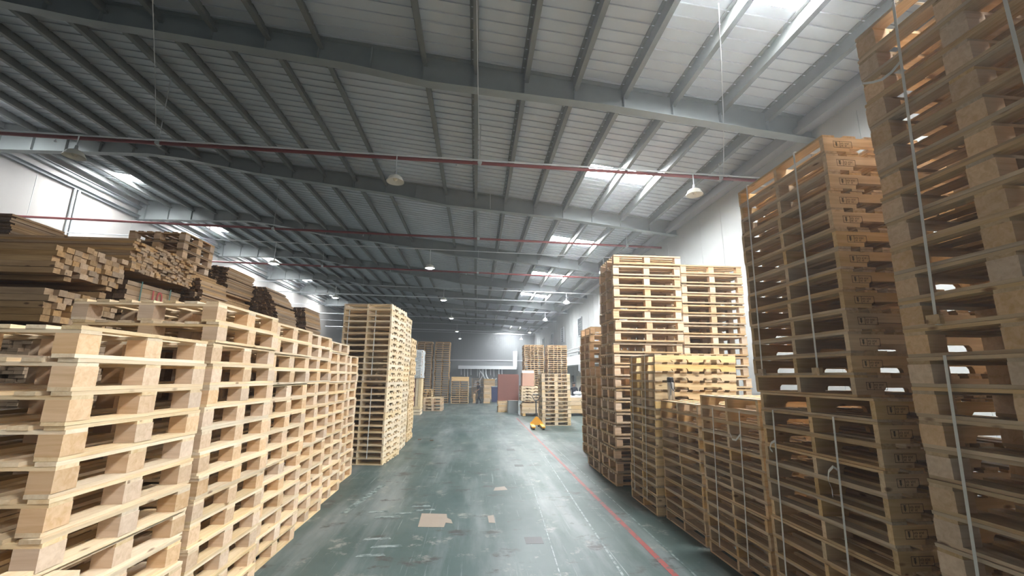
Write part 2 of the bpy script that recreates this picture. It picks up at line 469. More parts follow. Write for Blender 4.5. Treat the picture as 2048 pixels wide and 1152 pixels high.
def spec_stringer(Ls, Lb, H, mat, smat, axis='x', n=7, nb=7):
    """three notched stringers along axis, deck and bottom boards across them"""
    t = 0.018; h = H - 2 * t - .001; S = []
    rs, rb = (0, PI / 2) if axis == 'x' else (PI / 2, 0)
    P = (lambda a, b_, z: (a, b_, z)) if axis == 'x' else (lambda a, b_, z: (b_, a, z))
    for c in (-Lb / 2 + .019, 0, Lb / 2 - .019):
        S.append(('stringer', notched(Ls, h, smat), P(0, c, t + h / 2), rs))
    bw = 0.105 * Ls / 1.2
    for i in range(n):
        a = -Ls / 2 + bw / 2 + (Ls - bw) * i / (n - 1)
        S.append(('deck_board', box_mesh(Lb, bw, t, mat), P(a, 0, H - t / 2 - .001), rb))
    for i in range(nb):
        a = -Ls / 2 + bw / 2 + (Ls - bw) * i / (nb - 1)
        S.append(('bottom_board', box_mesh(Lb, bw, t, mat), P(a, 0, t / 2), rb))
    return S

def spec_tall(W, Lg, H, mat, blk):
    """heavy block pallet: deck and bottom boards along x, inset skid boards along y underneath"""
    t = 0.03; s = 0.03; bh = H - 2 * t - s - .001; S = []
    for i in range(3):
        x = -W / 2 + .07 + (W - .14) * i / 2
        S.append(('skid_board', box_mesh(Lg - .1, .12, s, mat), (x, 0, s / 2), PI / 2))
    for i in range(7):
        yy = -Lg / 2 + .05 + (Lg - .1) * i / 6
        S.append(('deck_board', box_mesh(W, .10, t, mat), (0, yy, H - t / 2 - .001), 0))
    for yy in (-Lg / 2 + .06, 0, Lg / 2 - .06):
        S.append(('bottom_board', box_mesh(W, .12, t, mat), (0, yy, s + t / 2), 0))
        for x in (-W / 2 + .06, 0, W / 2 - .06):
            S.append(('block', box_mesh(.12, .10, bh, blk), (x, yy, s + t + bh / 2), 0))
    return S

ORD = 'top second third fourth fifth sixth seventh eighth ninth tenth eleventh twelfth thirteenth fourteenth fifteenth sixteenth seventeenth eighteenth nineteenth twentieth twenty-first twenty-second twenty-third twenty-fourth twenty-fifth twenty-sixth twenty-seventh twenty-eighth'.split()

_merged = {}
def merged(spec, key):
    if key not in _merged:
        mb = MB(); mats = []
        for (nm, me, loc, rz) in spec:
            mt = me.materials[0]
            if mt not in mats: mats.append(mt)
            ca, sa = math.cos(rz), math.sin(rz)
            v = [(ca * p.co.x - sa * p.co.y + loc[0], sa * p.co.x + ca * p.co.y + loc[1], p.co.z + loc[2]) for p in me.vertices]
            mb.add((v, [tuple(p.vertices) for p in me.polygons]), mats.index(mt))
        _merged[key] = mb.mesh('pallet', mats, fix=False)
    return _merged[key]

def pallet_stack(spec, n, cx, cy, z0, pitch, where, kind, group, rz=0.0, lean=(0, 0), jit=0.008, parts=True, stamp=None, total=None, start=0, key=None):
    """n pallets from z0 up; 'start' counts pallets of the same column that lie on top of these"""
    roots = []
    for k in range(n):
        f = k / max(1, n - 1)
        x = cx + lean[0] * f + random.uniform(-jit, jit); yy = cy + lean[1] * f + random.uniform(-jit, jit)
        o = ORD[start + n - 1 - k]
        lab = f'{o} {kind} from the top of {where}' if o != 'top' else f'topmost {kind} of {where}'
        a = rz + random.uniform(-.006, .006)
        if parts:
            r = thing('pallet', lab, 'pallet', (x, yy, z0 + k * pitch + .0005), a, group)
            for (nm, me, loc, pr) in spec:
                q = obj(nm, me, r, (loc[0] + random.uniform(-.002, .002), loc[1] + random.uniform(-.002, .002), loc[2]), pr)
                if stamp and nm == 'stringer' and loc[1] < -.1:
                    obj('ink_stamp', stamp, q, (0, 0, 0))
        else:
            r = tag(obj('pallet', merged(spec, key or where), None, (x, yy, z0 + k * pitch + .0005), a), lab, 'pallet', group)
        roots.append(r)
    return roots

# ink stamp on stringer near its left end: frame, emblem with ear of grain, code lines
def stamp_mesh(Ls, h):
    m = MB(); y0, y1 = -0.0196, -0.0189
    x0, x1, z0, z1 = -Ls / 2 + .085, -Ls / 2 + .245, -h * .22, h * .25
    t = .0028
    for (a, b_, c, d) in ((x0, x1, z0, z0 + t), (x0, x1, z1 - t, z1), (x0, x0 + t, z0, z1), (x1 - t, x1, z0, z1), (x0 + .055, x0 + .055 + t, z0, z1)):
        m.span(a, b_, y0, y1, c, d)
    hh = z1 - z0
    m.span(x0 + .024, x0 + .028, y0, y1, z0 + hh * .15, z0 + hh * .85)
    for k in range(4):
        zz = z0 + hh * (.28 + .15 * k)
        m.prism([(x0 + .013, zz + .008), (x0 + .024, zz), (x0 + .024, zz + .006)], 'y', y0, y1)
        m.prism([(x0 + .028, zz), (x0 + .039, zz + .008), (x0 + .028, zz + .006)], 'y', y0, y1)
    for (a, w, zf) in ((.064, .030, .62), (.100, .044, .62), (.068, .026, .28), (.099, .020, .28)):
        n_ = int(w / .009)
        for j in range(n_):
            xx = x0 + a + j * .0095
            m.span(xx, xx + .0022, y0, y1, z0 + hh * zf - .007, z0 + hh * zf + .008)
            m.span(xx, xx + .006, y0, y1, z0 + hh * zf + (.006 if j % 2 else -.001), z0 + hh * zf + (.008 if j % 2 else .001))
    return m.mesh('ink_stamp', INK)

# ---- left row of pale block pallets: (n, x of aisle face, near y, far y, pitch, description)
G_L = 'pale block pallets in the left row'
LEFT = [
    (7, -1.56, .93, 2.05, .173, 'the low stack at the lower left corner'),
    (13, -2.05, 2.44, 3.53, .173, 'the nearest full left stack'),
    (15, -2.13, 3.74, 4.86, .1735, 'the left stack second in the row'),
    (15, -2.20, 4.92, 6.02, .1715, 'the left stack third in the row'),
    (15, -2.30, 6.10, 7.20, .172, 'the left stack fourth in the row'),
    (15, -2.38, 7.26, 8.36, .170, 'the left stack fifth in the row'),
    (14, -2.50, 8.45, 9.55, .170, 'the left stack last in the row'),
]
for (n, xf, ya, yb, pitch, where) in LEFT:
    W = 1.14
    sp = spec_block(W, yb - ya, pitch - .0005, PALE, BLOCKW)
    pallet_stack(sp, n, xf - W / 2, (ya + yb) / 2, 0, pitch, where, 'pale block pallet', G_L, lean=(-.05, .02), jit=.016)

# ---- nearest right stack of block pallets
sp = spec_block(1.2, 1.16, .1775, GREYED, BLOCKW)
pallet_stack(sp, 25, 3.32, 2.52 - .56, 0, .178, 'the nearest right stack', 'block pallet', 'block pallets in the nearest right stack', lean=(0, -.06), jit=.008)

# ---- strapped notched-stringer pallets on the right
sp = spec_stringer(1.2, 1.12, .158, GREYED, PINE)
st = stamp_mesh(1.2, .158 - .037)
sp_low = spec_stringer(1.2, 1.20, .156, GREYED, PINE)
pallet_stack(sp_low, 12, 3.32, 3.42, 0, .156, 'the lower strapped bale of stamped pallets', 'stamped pallet', 'stamped stringer pallets on the right', lean=(0, -.03), jit=.006, stamp=st)
pallet_stack(sp, 13, 3.33, 3.49, 1.873, .158, 'the upper strapped bale of stamped pallets', 'stamped pallet', 'stamped stringer pallets on the right', lean=(0, -.04), jit=.006, stamp=st)
sp = spec_stringer(1.2, 1.12, .138, GREYED, PINE)
pallet_stack(sp, 13, 3.40, 4.76, 0, .138, 'the strapped low stack beside the stamped bales', 'stringer pallet', 'stringer pallets in the low right stacks', lean=(0, -.05), jit=.006)
pallet_stack(sp, 12, 3.42, 5.98, 0, .139, 'the low right stack carrying the flask', 'stringer pallet', 'stringer pallets in the low right stacks', lean=(0, -.02), jit=.008)
sp = spec_stringer(1.3, 1.08, .1385, GREYED, GOLD)
pallet_stack(sp, 17, 3.36, 7.12, 0, .1387, 'the golden strapped stack behind the flask', 'notched pallet', 'golden notched pallets', lean=(.03, -.15), jit=.008)

# ---- heavy pallets behind
sp = spec_tall(1.40, 1.0, .2205, GREYED, BLOCKW)
G_T = 'heavy block pallets in the tall right stacks'
pallet_stack(sp, 20, 3.36, 8.78, 0, .222, 'the tall right stack beside the aisle', 'heavy pallet', G_T, lean=(.06, -.16), jit=.02)
pallet_stack(sp, 20, 5.06, 9.25, 0, .222, 'the tall right stack next to the white wall', 'heavy pallet', G_T, lean=(.06, -.05), jit=.02)
pallet_stack(sp, 10, 3.36, 9.92, 0, .222, 'the half-height stack behind the tall one', 'heavy pallet', G_T, jit=.015, parts=False, key='tall')

# ---- tall strapped stacks on the left of the aisle
G_N = 'notched pallets in the tall left stacks'
sp = spec_stringer(1.42, 1.17, .1415, PALE, CREAM, axis='y')
pallet_stack(sp, 26, -2.72 + .13, 11.20, 0, .1424, 'the tall strapped left stack', 'notched pallet', G_N, rz=-.09, jit=.006)
sp2 = spec_stringer(1.22, 1.17, .1405, PALE, CREAM, axis='y')
pallet_stack(sp2, 26, -2.60, 12.70, 0, .141, 'the plain tall left stack behind the strapped one', 'notched pallet', G_N, jit=.012, parts=False, key='tall_left')

# ---- stack in front of the pallet jack, low stack, pallets on the lumber
sp = spec_block(1.1, 1.22, .163, PALE, PALE)
pallet_stack(sp, 13, 3.41, 18.86, 0, .1635, 'the stack behind the yellow pallet jack', 'pale block pallet', 'pallets in the stack by the pallet jack', rz=PI / 2, jit=.015)
sp = spec_block(1.12, 1.1, .18, PALE, BLOCKW)
pallet_stack(sp, 4, -2.46, 26.3, 0, .1805, 'the low pile of four far down the left', 'block pallet', 'block pallets in the low pile', rz=PI / 2, jit=.03, parts=False, key='low4')
sp = spec_block(1.05, .95, .17, RAW, BLOCKW)
pallet_stack(sp, 4, -6.35, 9.05, 4.06, .1735, 'the pile on top of the lumber', 'block pallet', 'block pallets on top of the lumber', jit=.03)

# ---- the stacks far down the hall, past the ones built singly
far = MB(); fmats = [GREYED, BLOCKW, PINE, PALE]
def far_stack(spec, n, cx, cy, z0, pitch, rz=0.0):
    for k in range(n):
        dx, dy = random.uniform(-.02, .02), random.uniform(-.02, .02)
        for (nm, me, loc, pr) in spec:
            ca, sa = math.cos(pr + rz), math.sin(pr + rz); c2, s2 = math.cos(rz), math.sin(rz)
            lx, ly = c2 * loc[0] - s2 * loc[1], s2 * loc[0] + c2 * loc[1]
            v = [(ca * p.co.x - sa * p.co.y + lx + cx + dx, sa * p.co.x + ca * p.co.y + ly + cy + dy, p.co.z + loc[2] + z0 + k * pitch) for p in me.vertices]
            far.add((v, [tuple(p.vertices) for p in me.polygons]), fmats.index(me.materials[0]) if me.materials[0] in fmats else 0)
fb = spec_stringer(1.15, 1.12, .161, GREYED, GREYED, 'y')
far_stack(spec_stringer(1.1, 1.1, .142, PALE, PALE, 'y'), 22, -2.62, 14.45, 0, .1445)
far_stack(fb, 28, -3.94, 33.6, 0, .162)
far_stack(fb, 28, -2.60, 33.6, 0, .162)
far_stack(spec_stringer(1.15, 1.3, .161, GREYED, PALE, 'y'), 10, -1.18, 33.4, 0, .162)
ft = spec_stringer(1.2, 1.16, .118, GREYED, GREYED, 'y')
for c in (-.22, .22): ft.append(('stringer', notched(1.2, .081, GREYED), (c, 0, .0585), PI / 2))
far_stack(ft, 32, 3.40, 25.8, 0, .120)
far_stack(ft, 32, 4.78, 25.8, 0, .120)
far_stack(spec_tall(1.2, 1.1, .2205, GREYED, BLOCKW), 15, 3.6, 11.7, 0, .2215)
far_stack(spec_tall(1.38, 1.0, .2205, GREYED, BLOCKW), 20, 5.08, 10.45, 0, .2215)
far_stack(spec_stringer(1.0, .6, .161, PINE, PALE, 'y'), 7, -3.05, 28.4, 0, .162)
far_stack(fb, 11, 0.2, 41.0, 0, .162); far_stack(fb, 9, 1.6, 42.0, 0, .162); far_stack(fb, 6, -1.2, 40.0, 0, .162)
fo = far.build('stacked_pallets', fmats)
far = MB(); far_stack(spec_block(1.2, 1.16, .1775, GREYED, BLOCKW), 25, 4.60, 1.93, 0, .178)  # extra column added to block light behind the nearest right stack
tag(far.build('stacked_pallets', fmats), 'second row of pallets added behind the nearest right stack to darken its openings', 'pallets', kind='stuff')
tag(fo, 'stacks of wooden pallets far down the hall beyond the aisle', 'pallets', kind='stuff')

# ------------------------------------------------------------------ straps
def strap(label, pts, group, mat=STRAPM, w=0.018, face='x', curl=None, clip=None):
    """flat packing band following pts; its width lies along y when face='x', along x when face='y'"""
    m = MB(); t = .0016
    for p, q in zip(pts, pts[1:]):
        p, q = Vector(p), Vector(q); d = (q - p).normalized()
        wd = Vector((0, 1, 0)) if face == 'x' else Vector((1, 0, 0)) if face == 'y' else Vector((0, 0, 1))
        nrm = d.cross(wd).normalized()
        v = []
        for s in (-t / 2, t / 2):
            for (e, sw) in ((p, -1), (q, -1), (q, 1), (p, 1)):
                v.append(tuple(e + wd * (w / 2 * sw) + nrm * s))
        m.add((v, BOXF))
    o = tag(m.build('packing_strap', mat), label, 'strap', group)
    if clip:
        MB().box(*clip[0], clip[1]).build('corner_guard', GREYED if mat is STRAPM else STRAPD, o)
    if curl:
        c = MB()
        for p, q in zip(curl, curl[1:]):
            p, q = Vector(p), Vector(q); d = (q - p).normalized(); wd = Vector((0, 0.25, 1)).normalized()
            nrm = d.cross(wd).normalized(); v = []
            for s in (-t / 2, t / 2):
                for (e, sw) in ((p, -1), (q, -1), (q, 1), (p, 1)):
                    v.append(tuple(e + wd * (.010 * sw) + nrm * s))
            c.add((v, BOXF))
        c.build('loose_end', mat, o)
    return o
GS = 'white packing straps'
def side_strap(label, xf, xb, y, z0, z1, lean=0.0, curl=None, clip=False):
    a = xf - .004
    pts = [(xb, y, z0), (a, y, z0), (a, y - lean, z1), (xb, y - lean, z1)]
    return strap(label, pts, GS, curl=curl, clip=((.03, .075, .055), (xf - .008, y, z0 + .03)) if clip else None)
X1 = 2.70
side_strap('white strap with curled loose end down the nearest right stack', X1, 3.94, 2.28, 2.32, 4.46, .12,
           curl=[(X1 - .006, 2.19, 4.02), (X1 - .02, 2.24, 3.985), (X1 - .03, 2.30, 3.975), (X1 - .035, 2.36, 4.0), (X1 - .045, 2.42, 4.035)], clip=True)
side_strap('white strap at the right edge of the nearest right stack', X1, 3.94, 1.66, 2.32, 4.46, .02, clip=True)
side_strap('white strap on the lower half of the nearest right stack', X1, 3.94, 2.36, .002, 2.14, .09)
side_strap('white strap of the upper stamped bale, nearer of its pair', 2.71, 3.95, 3.23, 2.03, 3.93, .06, clip=True)
side_strap('white strap of the upper stamped bale, farther of its pair', 2.71, 3.95, 3.90, 2.03, 3.93, .07, clip=True)
side_strap('knotted white strap of the lower stamped bale, nearer of its pair', 2.70, 3.94, 3.20, .15, 1.72, .07,
           curl=[(2.694, 3.15, 1.34), (2.675, 3.17, 1.36), (2.66, 3.2, 1.32), (2.655, 3.21, 1.26), (2.66, 3.19, 1.2), (2.665, 3.2, 1.15)])
side_strap('knotted white strap of the lower stamped bale, farther of its pair', 2.70, 3.94, 3.87, .15, 1.72, .07,
           curl=[(2.694, 3.80, 1.46), (2.675, 3.84, 1.43), (2.67, 3.86, 1.38), (2.672, 3.83, 1.36)])
side_strap('strap on the low stack beside the stamped bales, nearer one', 2.785, 4.02, 4.54, .14, 1.66, .09,
           curl=[(2.78, 4.47, 1.42), (2.76, 4.52, 1.36), (2.755, 4.58, 1.36), (2.76, 4.62, 1.42)])
side_strap('strap on the low stack beside the stamped bales, farther one', 2.785, 4.02, 5.06, .14, 1.66, .09)
side_strap('strap on the golden notched stack, nearer of its pair', 2.69, 4.05, 6.90, .14, 2.36, .20)
side_strap('strap on the golden notched stack, farther of its pair', 2.69, 4.05, 7.42, .14, 2.36, .14)
def front_strap(label, x, z0, z1, yf, yb):
    strap(label, [(x, yb, z0), (x, yf, z0), (x, yf, z1), (x, yb, z1)], GS, face='y')
front_strap('white strap on the tall left stack, upper left one', -3.10, 1.99, 3.56, 10.53, 11.9)
front_strap('white strap on the tall left stack, upper right one', -2.46, 1.99, 3.56, 10.475, 11.9)
front_strap('white strap on the tall left stack, lower one', -2.43, .14, 1.71, 10.47, 11.9)
for j, z in enumerate((1.80, 1.47, .98, .66, .49)):
    strap(('top', 'second', 'third', 'fourth', 'lowest')[j] + ' dark wire around the pale stack behind the pallet jack', [(2.79, 19.4, z), (2.79, 18.27, z), (4.03, 18.27, z), (4.03, 19.4, z)], 'dark wires around the stack by the jack', STRAPD, .012, face='z')

# ------------------------------------------------------------------ lumber
def lumber_x(label, xf, ln, y0, y1, z0, z1, ph, pw, group, jit=.02, gaps=.06, mat=RAW, end=None, parts=True):
    """planks along x whose ends face the aisle at x = xf"""
    r = thing('lumber_bundle', label, 'lumber', ((xf - ln / 2), (y0 + y1) / 2, z0), 0, group)
    rows = int((z1 - z0) / ph); colsn = int((y1 - y0) / pw)
    mb = MB()
    for i in range(rows):
        for j in range(colsn):
            if i < rows - 1 and j and random.random() < gaps * .5: continue
            if i == rows - 1 and random.random() < gaps * 4: continue
            dx = random.choice((0, 0, .015, -.02, .03)) + random.uniform(-jit, jit)
            ww = pw * random.choice((.97, .97, .9, .8)); hh = ph * random.choice((.97, .97, .93))
            loc = (dx, -(y1 - y0) / 2 + pw * (j + .5) + (random.uniform(-.004, .004)), ph * i + hh / 2)
            if parts: obj('plank', box_mesh(ln, round(ww, 3), round(hh, 3), mat, end), r, loc)
            else: mb.box(ln, ww, hh, loc)
    if not parts:
        o = mb.build('plank_layers', mat, r); o['kind'] = 'stuff'
    return r
def lumber_y(label, x0, x1, y0, y1, z0, z1, ph, pw, group, jit=.03, gaps=.05, mat=RAW, end=AGED, parts=True, sag=0.0, taper=0.0):
    r = thing('lumber_bundle', label, 'lumber', ((x0 + x1) / 2, (y0 + y1) / 2, z0), 0, group)
    rows = int((z1 - z0) / ph); mb = MB()
    for i in range(rows):
        f = i / max(1, rows - 1)
        W = (x1 - x0) * (1 - taper * f * f)
        colsn = max(1, int(W / pw))
        for j in range(colsn):
            if random.random() < gaps: continue
            ww = pw * random.choice((.97, .93, .85)); hh = ph * random.choice((.97, .92, .85))
            xx = -W / 2 + (W / colsn) * (j + .5) + random.uniform(-.006, .006) - (x1 - x0) * taper * f * f * .35
            z = ph * i + hh / 2 + sag * (1 - (2 * (j + .5) / colsn - 1) ** 2) * f
            loc = (xx, random.uniform(-jit, jit) * 1.6, z)
            if parts: obj('plank', box_mesh(y1 - y0, round(ww, 3), round(hh, 3), mat, end), r, loc, PI / 2)
            else: mb.box(ww, y1 - y0, hh, loc)
    if not parts:
        o = mb.build('plank_layers', mat, r); o['kind'] = 'stuff'
    return r
GB = 'lumber bundles on the left'
XF = -5.4
# supports down to the floor
sup = 'lower lumber under the '
for (y0, y1, zt, nm, x0, x1) in ((5.7, 6.78, 2.60, 'squared timber ends', -7.4, XF), (6.9, 8.3, 2.88, 'bundle painted with a red number', -7.6, XF),
                                 (8.40, 9.3, 3.34, 'small dark-ended bundle', -5.68, -5.25), (8.45, 9.7, 4.05, 'pallets on top of the lumber', -7.4, -5.75),
                                 (10.6, 11.8, 3.95, 'wavy thin boards', -7.3, -6.1), (11.95, 13.3, 3.3, 'big dark-ended bundle', -7.0, XF), (13.9, 15.3, 3.3, 'last bundle of the row', -6.6, XF), (7.2, 8.1, 3.56, 'thin-board pile at the edge', -9.2, -7.7)):
    nb = max(1, int(round(zt / .85))); hh = zt / nb
    for q in range(nb):
        lab = sup + nm + (', ' + ('bottom', 'second', 'third', 'fourth', 'fifth')[q] + ' from floor' if nb > 1 else '')
        r = lumber_y(lab, x0, x1, y0, y1, q * hh + .06, (q + 1) * hh, .045, .12, GB, parts=False, mat=RAW)
        for yy in (-.35, .35):
            MB().box(x1 - x0 - .02, .09, .058, (0, yy * (y1 - y0), -.0305)).build('spacer', RAW, r)
lumber_x('bundle of squared timber with pale ends, upper of two behind the left pallets', XF, 2.0, 5.7, 6.78, 3.24, 3.70, .075, .12, GB, jit=.014)
r = lumber_x('bundle of squared timber with gappy pale ends, lower of two', XF, 2.0, 5.7, 6.78, 2.62, 3.17, .085, .12, GB, jit=.02, gaps=.22)
for yy in (-.3, .35):
    MB().box(1.98, .1, .06, (0, yy, .585)).build('spacer', RAW, r)
lumber_y('thin-board pile with dark ends at the far left edge', -9.2, -7.55, 7.2, 8.1, 3.565, 4.53, .034, .25, GB, mat=RAW, gaps=.02)
lumber_x('sagging stack of thin boards with ragged ends, left of the pallets on lumber', XF, 2.08, 6.86, 8.36, 3.56, 4.08, .040, .105, GB, jit=.03, gaps=.12)
r = lumber_y('bundle of flat planks marked with a red number, green bands', -6.6, XF, 6.90, 8.10, 2.90, 3.44, .075, .15, GB, jit=.012, gaps=0)
cu = bpy.data.curves.new('number', 'FONT'); cu.body = '10'; cu.size = .30; cu.extrude = .0012
to = bpy.data.objects.new('number_tmp', cu); COL.objects.link(to)
dg = bpy.context.evaluated_depsgraph_get()
tm = bpy.data.meshes.new_from_object(to.evaluated_get(dg)); tm.materials.clear(); tm.materials.append(REDPAINT)
bpy.data.objects.remove(to)
tn = obj('painted_number', tm, r, (.607, -.15, .24)); tn.rotation_euler = (PI / 2, 0, PI / 2)
for yy in (-.35, .3):
    m = MB()
    m.span(.612, .616, yy - .012, yy + .012, -.02, .54).span(-.6, .616, yy - .012, yy + .012, .528, .533)
    m.build('band', plain('green_band', (.03, .12, .10), .4), r)
lumber_y('small dark-ended bundle with pale side boards beside the ragged stack', -5.66, -5.25, 8.42, 9.28, 3.345, 3.82, .03, .1, GB, taper=.12)
lumber_y('bundle of wavy thin boards under the roof lights', -7.3, -6.08, 10.6, 11.85, 3.955, 4.55, .022, .12, GB, jit=.05, sag=.04)
lumber_y('big rounded bundle of dark-ended boards behind the left pallets', -6.95, XF, 11.95, 13.2, 3.305, 4.38, .034, .115, GB, jit=.03, taper=.32)
lumber_y('last dark-ended bundle of the row, near the tall stack', -6.5, XF, 13.9, 15.2, 3.305, 4.12, .04, .12, GB, jit=.04, taper=.1)

# ------------------------------------------------------------------ pipes, conduits, rods, lamps
for k, (yy, zz) in enumerate(((9.45, 7.02), (15.1, 6.98), (20.1, 6.9), (27.3, 6.9), (36.9, 6.9), (46.0, 6.75))):
    m = MB().tube([(-15.9, yy, zz + .24), (-5, yy, zz + .08), (6.95, yy, zz - .11)], .042 if k < 3 else .036, 8)
    o = tag(m.build('sprinkler_pipe', REDP if k < 3 else WHITEP), ('nearest red sprinkler pipe spanning the hall', 'second red sprinkler pipe, above the right pallet stacks', 'third red sprinkler pipe, past the tall left stack', 'pale pipe across the hall past the red ones, nearest of three', 'pale pipe across the hall past the red ones, middle of three', 'pale pipe across the hall past the red ones, farthest of three')[k], 'pipe', 'pipes across the hall')
    for x in (-7.35, -.04, 6.0 if k != 1 else 5.6):
        zt = roof_z(x) - .2; zp = zz - .11 * x / 6.95 if x > 0 else zz + .24 * -x / 15.9
        MB().tube([(x, yy, zp), (x, yy, zt)], .009, 6).build('hanger_rod', RODM, o)
        MB().tube([(x, yy - .05, zp), (x, yy + .05, zp)], .055, 8).build('clamp', RODM, o)
    for x in (-9.5, -4.2, -.6, 3.6):
        zp = zz - .11 * x / 6.95 if x > 0 else zz + .24 * -x / 15.9
        MB().lathe([(.006, -.04), (.016, -.05), (.012, -.08), (.03, -.115), (.0, -.118)], (x, yy, zp), 8).build('sprinkler_head', RODM, o)
def lamp(label, x, yy, zr, ztop, lit, scale=1.0):
    o = thing('pendant_lamp', label, 'lamp', (x, yy, zr), 0, 'pendant lamps')
    s = .20 * scale
    MB().tube([(0, 0, .255), (0, 0, ztop - zr)], .012, 8).build('stem', WHITEP, o)
    MB().lathe([(.0, .262), (.026, .26), (.03, .19), (.036, .185), (.036, .168), (.03, .15)], n=16).build('socket', RODM, o, smooth=True)
    sh = MB().lathe([(.035, .168), (.045, .158), (.11, .135), (.15, .10), (.168, .055), (.185, .028), (s, 0.0), (s, -.006), (.183, .022), (.163, .05), (.145, .093), (.106, .126), (.03, .15)], n=24).build('shade', ENAMEL, o, smooth=True)
    if lit: MB().lathe([(.0, .12), (.05, .11), (.09, .05), (.115, .0), (.10, -.022), (.0, -.03)], n=16).build('bulb', LEDM, o, smooth=True)
    else: MB().lathe([(.0, .145), (.02, .14), (.045, .09), (.05, .06), (.035, .025), (.0, .012)], n=14).build('bulb', BULBM, o, smooth=True)
rowdesc = ('nearest', 'second', 'third', 'fourth', 'fifth', 'farthest')
for k in range(6):
    yy = (9.2, 16.7, 24.1, 31.9, 41.5, 49.6)[k]; zc = 6.96 if k < 2 else 6.88
    m = MB().tube([(-15.9, yy, zc + .24), (6.95, yy, zc - .10)], .018, 6)
    m.build('electrical_conduit', WHITEP)
    o = bpy.data.objects[[n for n in bpy.data.objects.keys() if n.startswith('electrical_conduit')][-1]]
    tag(o, rowdesc[k] + ' thin white conduit across the hall carrying lamps', 'conduit', 'lamp conduits')
    for (x, nm) in ((-8.8 if k == 0 else -7.95, 'left'), (-1.95, 'middle'), (5.15, 'right')):
        if k in (3, 4, 5) and nm == 'left': continue
        lit = not (k == 0 or (k == 5 and nm == 'right'))
        nm2 = {'left': 'above the lumber', 'middle': 'above the aisle', 'right': 'over the right side'}[nm]
        lamp(('lit' if lit else 'unlit') + f' enamel lamp {nm2}, hung from the {rowdesc[k]} conduit', x, yy, 6.2 + (.13 if k == 0 else 0) + (.25 if nm == 'left' and k == 0 else 0), zc + .24 - .34 * (x + 15.9) / 22.85, lit)
o = tag(MB().tube([(.32, 13.2, 8.05), (.36, 14.2, 7.55), (.42, 15.1, 6.98)], .009, 6).build('hanging_cable', RODM), 'pale slack cable hanging from the roof to the second pipe', 'cable')

for p, lab in (([(-.15, 5.6, 8.1), (-.1, 7.6, 7.55), (-.04, 9.45, 7.06)], 'straight cable from the roof to the nearest pipe, mid hall'),
               ([(-5.75, 6.6, 8.65), (-6.6, 8.1, 7.85), (-7.4, 9.45, 7.15)], 'frayed cable from the roof to the nearest pipe, above the lumber'),
               ([(3.55, 5.2, 7.6), (4.9, 7.4, 7.25), (6.1, 9.45, 6.96)], 'cable from the roof to the nearest pipe, right side')):
    tag(MB().tube(p, .008, 6).build('hanging_cable', RODM), lab, 'cable', 'roof cables')

# ------------------------------------------------------------------ flask on the low right stack
fk = thing('steel_flask', 'steel vacuum flask with dark cap standing on the low right stack', 'flask', (2.93, 6.36, 12 * .139 + .002))
MB().lathe([(.0, 0), (.046, 0), (.049, .006), (.049, .25), (.045, .262), (.0, .262)], n=24).build('body', plain('brushed_steel', (.62, .62, .62), .28, .9), fk, smooth=True)
MB().lathe([(.046, .262), (.047, .268), (.047, .325), (.04, .338), (.0, .34)], n=24).build('cap', plain('flask_cap', (.02, .022, .028), .4), fk, smooth=True)
MB().tube([(.03, -.045, .29), (.035, -.062, .25), (.03, -.064, .18), (.01, -.062, .14), (-.012, -.062, .18), (-.014, -.06, .25), (-.01, -.047, .29)], .005, 6).build('carry_loop', plain('loop_cord', (.03, .03, .035), .7), fk)

# ------------------------------------------------------------------ pallet jack
YEL = plain('yellow_paint', (.72, .36, .03), .45, 0, .1, 6)
DARK = plain('dark_metal', (.03, .032, .035), .5)
pj = thing('pallet_jack', 'yellow hand pallet jack with dark upright handle on the aisle', 'pallet jack', (2.45, 16.95, 0), -.06)
for s in (-1, 1):
    fkp = MB().prism([(-.075, 0.0), (.075, 0.0), (.075, .95), (.05, 1.1), (-.05, 1.1), (-.075, .95)], 'z', .07, .12)
    f_ = fkp.build('fork', YEL, pj, (s * .19, 0.95, 0), PI)
    f_.rotation_euler = (0, 0, PI)
    MB().box(.09, .25, .012, (0, .8, .126)).build('fork_pad', plain('fork_pad', (.62, .55, .40), .6), f_)
    MB().tube([(s * .19 - .04, .0, .04), (s * .19 + .04, .0, .04)], .038, 12).build('roller', DARK, pj)
MB().prism([(-.26, .07), (.26, .07), (.25, .15), (.045, .40), (-.045, .40), (-.25, .15)], 'y', .93, .97).build('front_plate', YEL, pj)
MB().box(.5, .16, .1, (0, 1.03, .12)).build('chassis', YEL, pj)
MB().tube([(0, 1.1, .12), (0, 1.1, .52)], .055, 12).build('pump', DARK, pj)
for s in (-1, 1):
    MB().tube([(s * .09 - .03, 1.12, .09), (s * .09 + .03, 1.12, .09)], .09, 14).build('steer_wheel', DARK, pj)
hd = MB().tube([(0, 1.12, .4), (-.01, 1.16, 1.02)], .026, 10).build('handle_bar', DARK, pj)
MB().tube([(-.01, 1.16, 1.0), (-.10, 1.17, 1.08), (-.17, 1.17, 1.2), (-.13, 1.17, 1.27), (.13, 1.17, 1.27), (.17, 1.17, 1.2), (.10, 1.17, 1.08), (-.01, 1.16, 1.0)], .015, 8).build('handle_loop', DARK, hd)
MB().tube([(-.01, 1.16, 1.0), (0, 1.17, 1.26)], .012, 8).build('lever', DARK, hd)

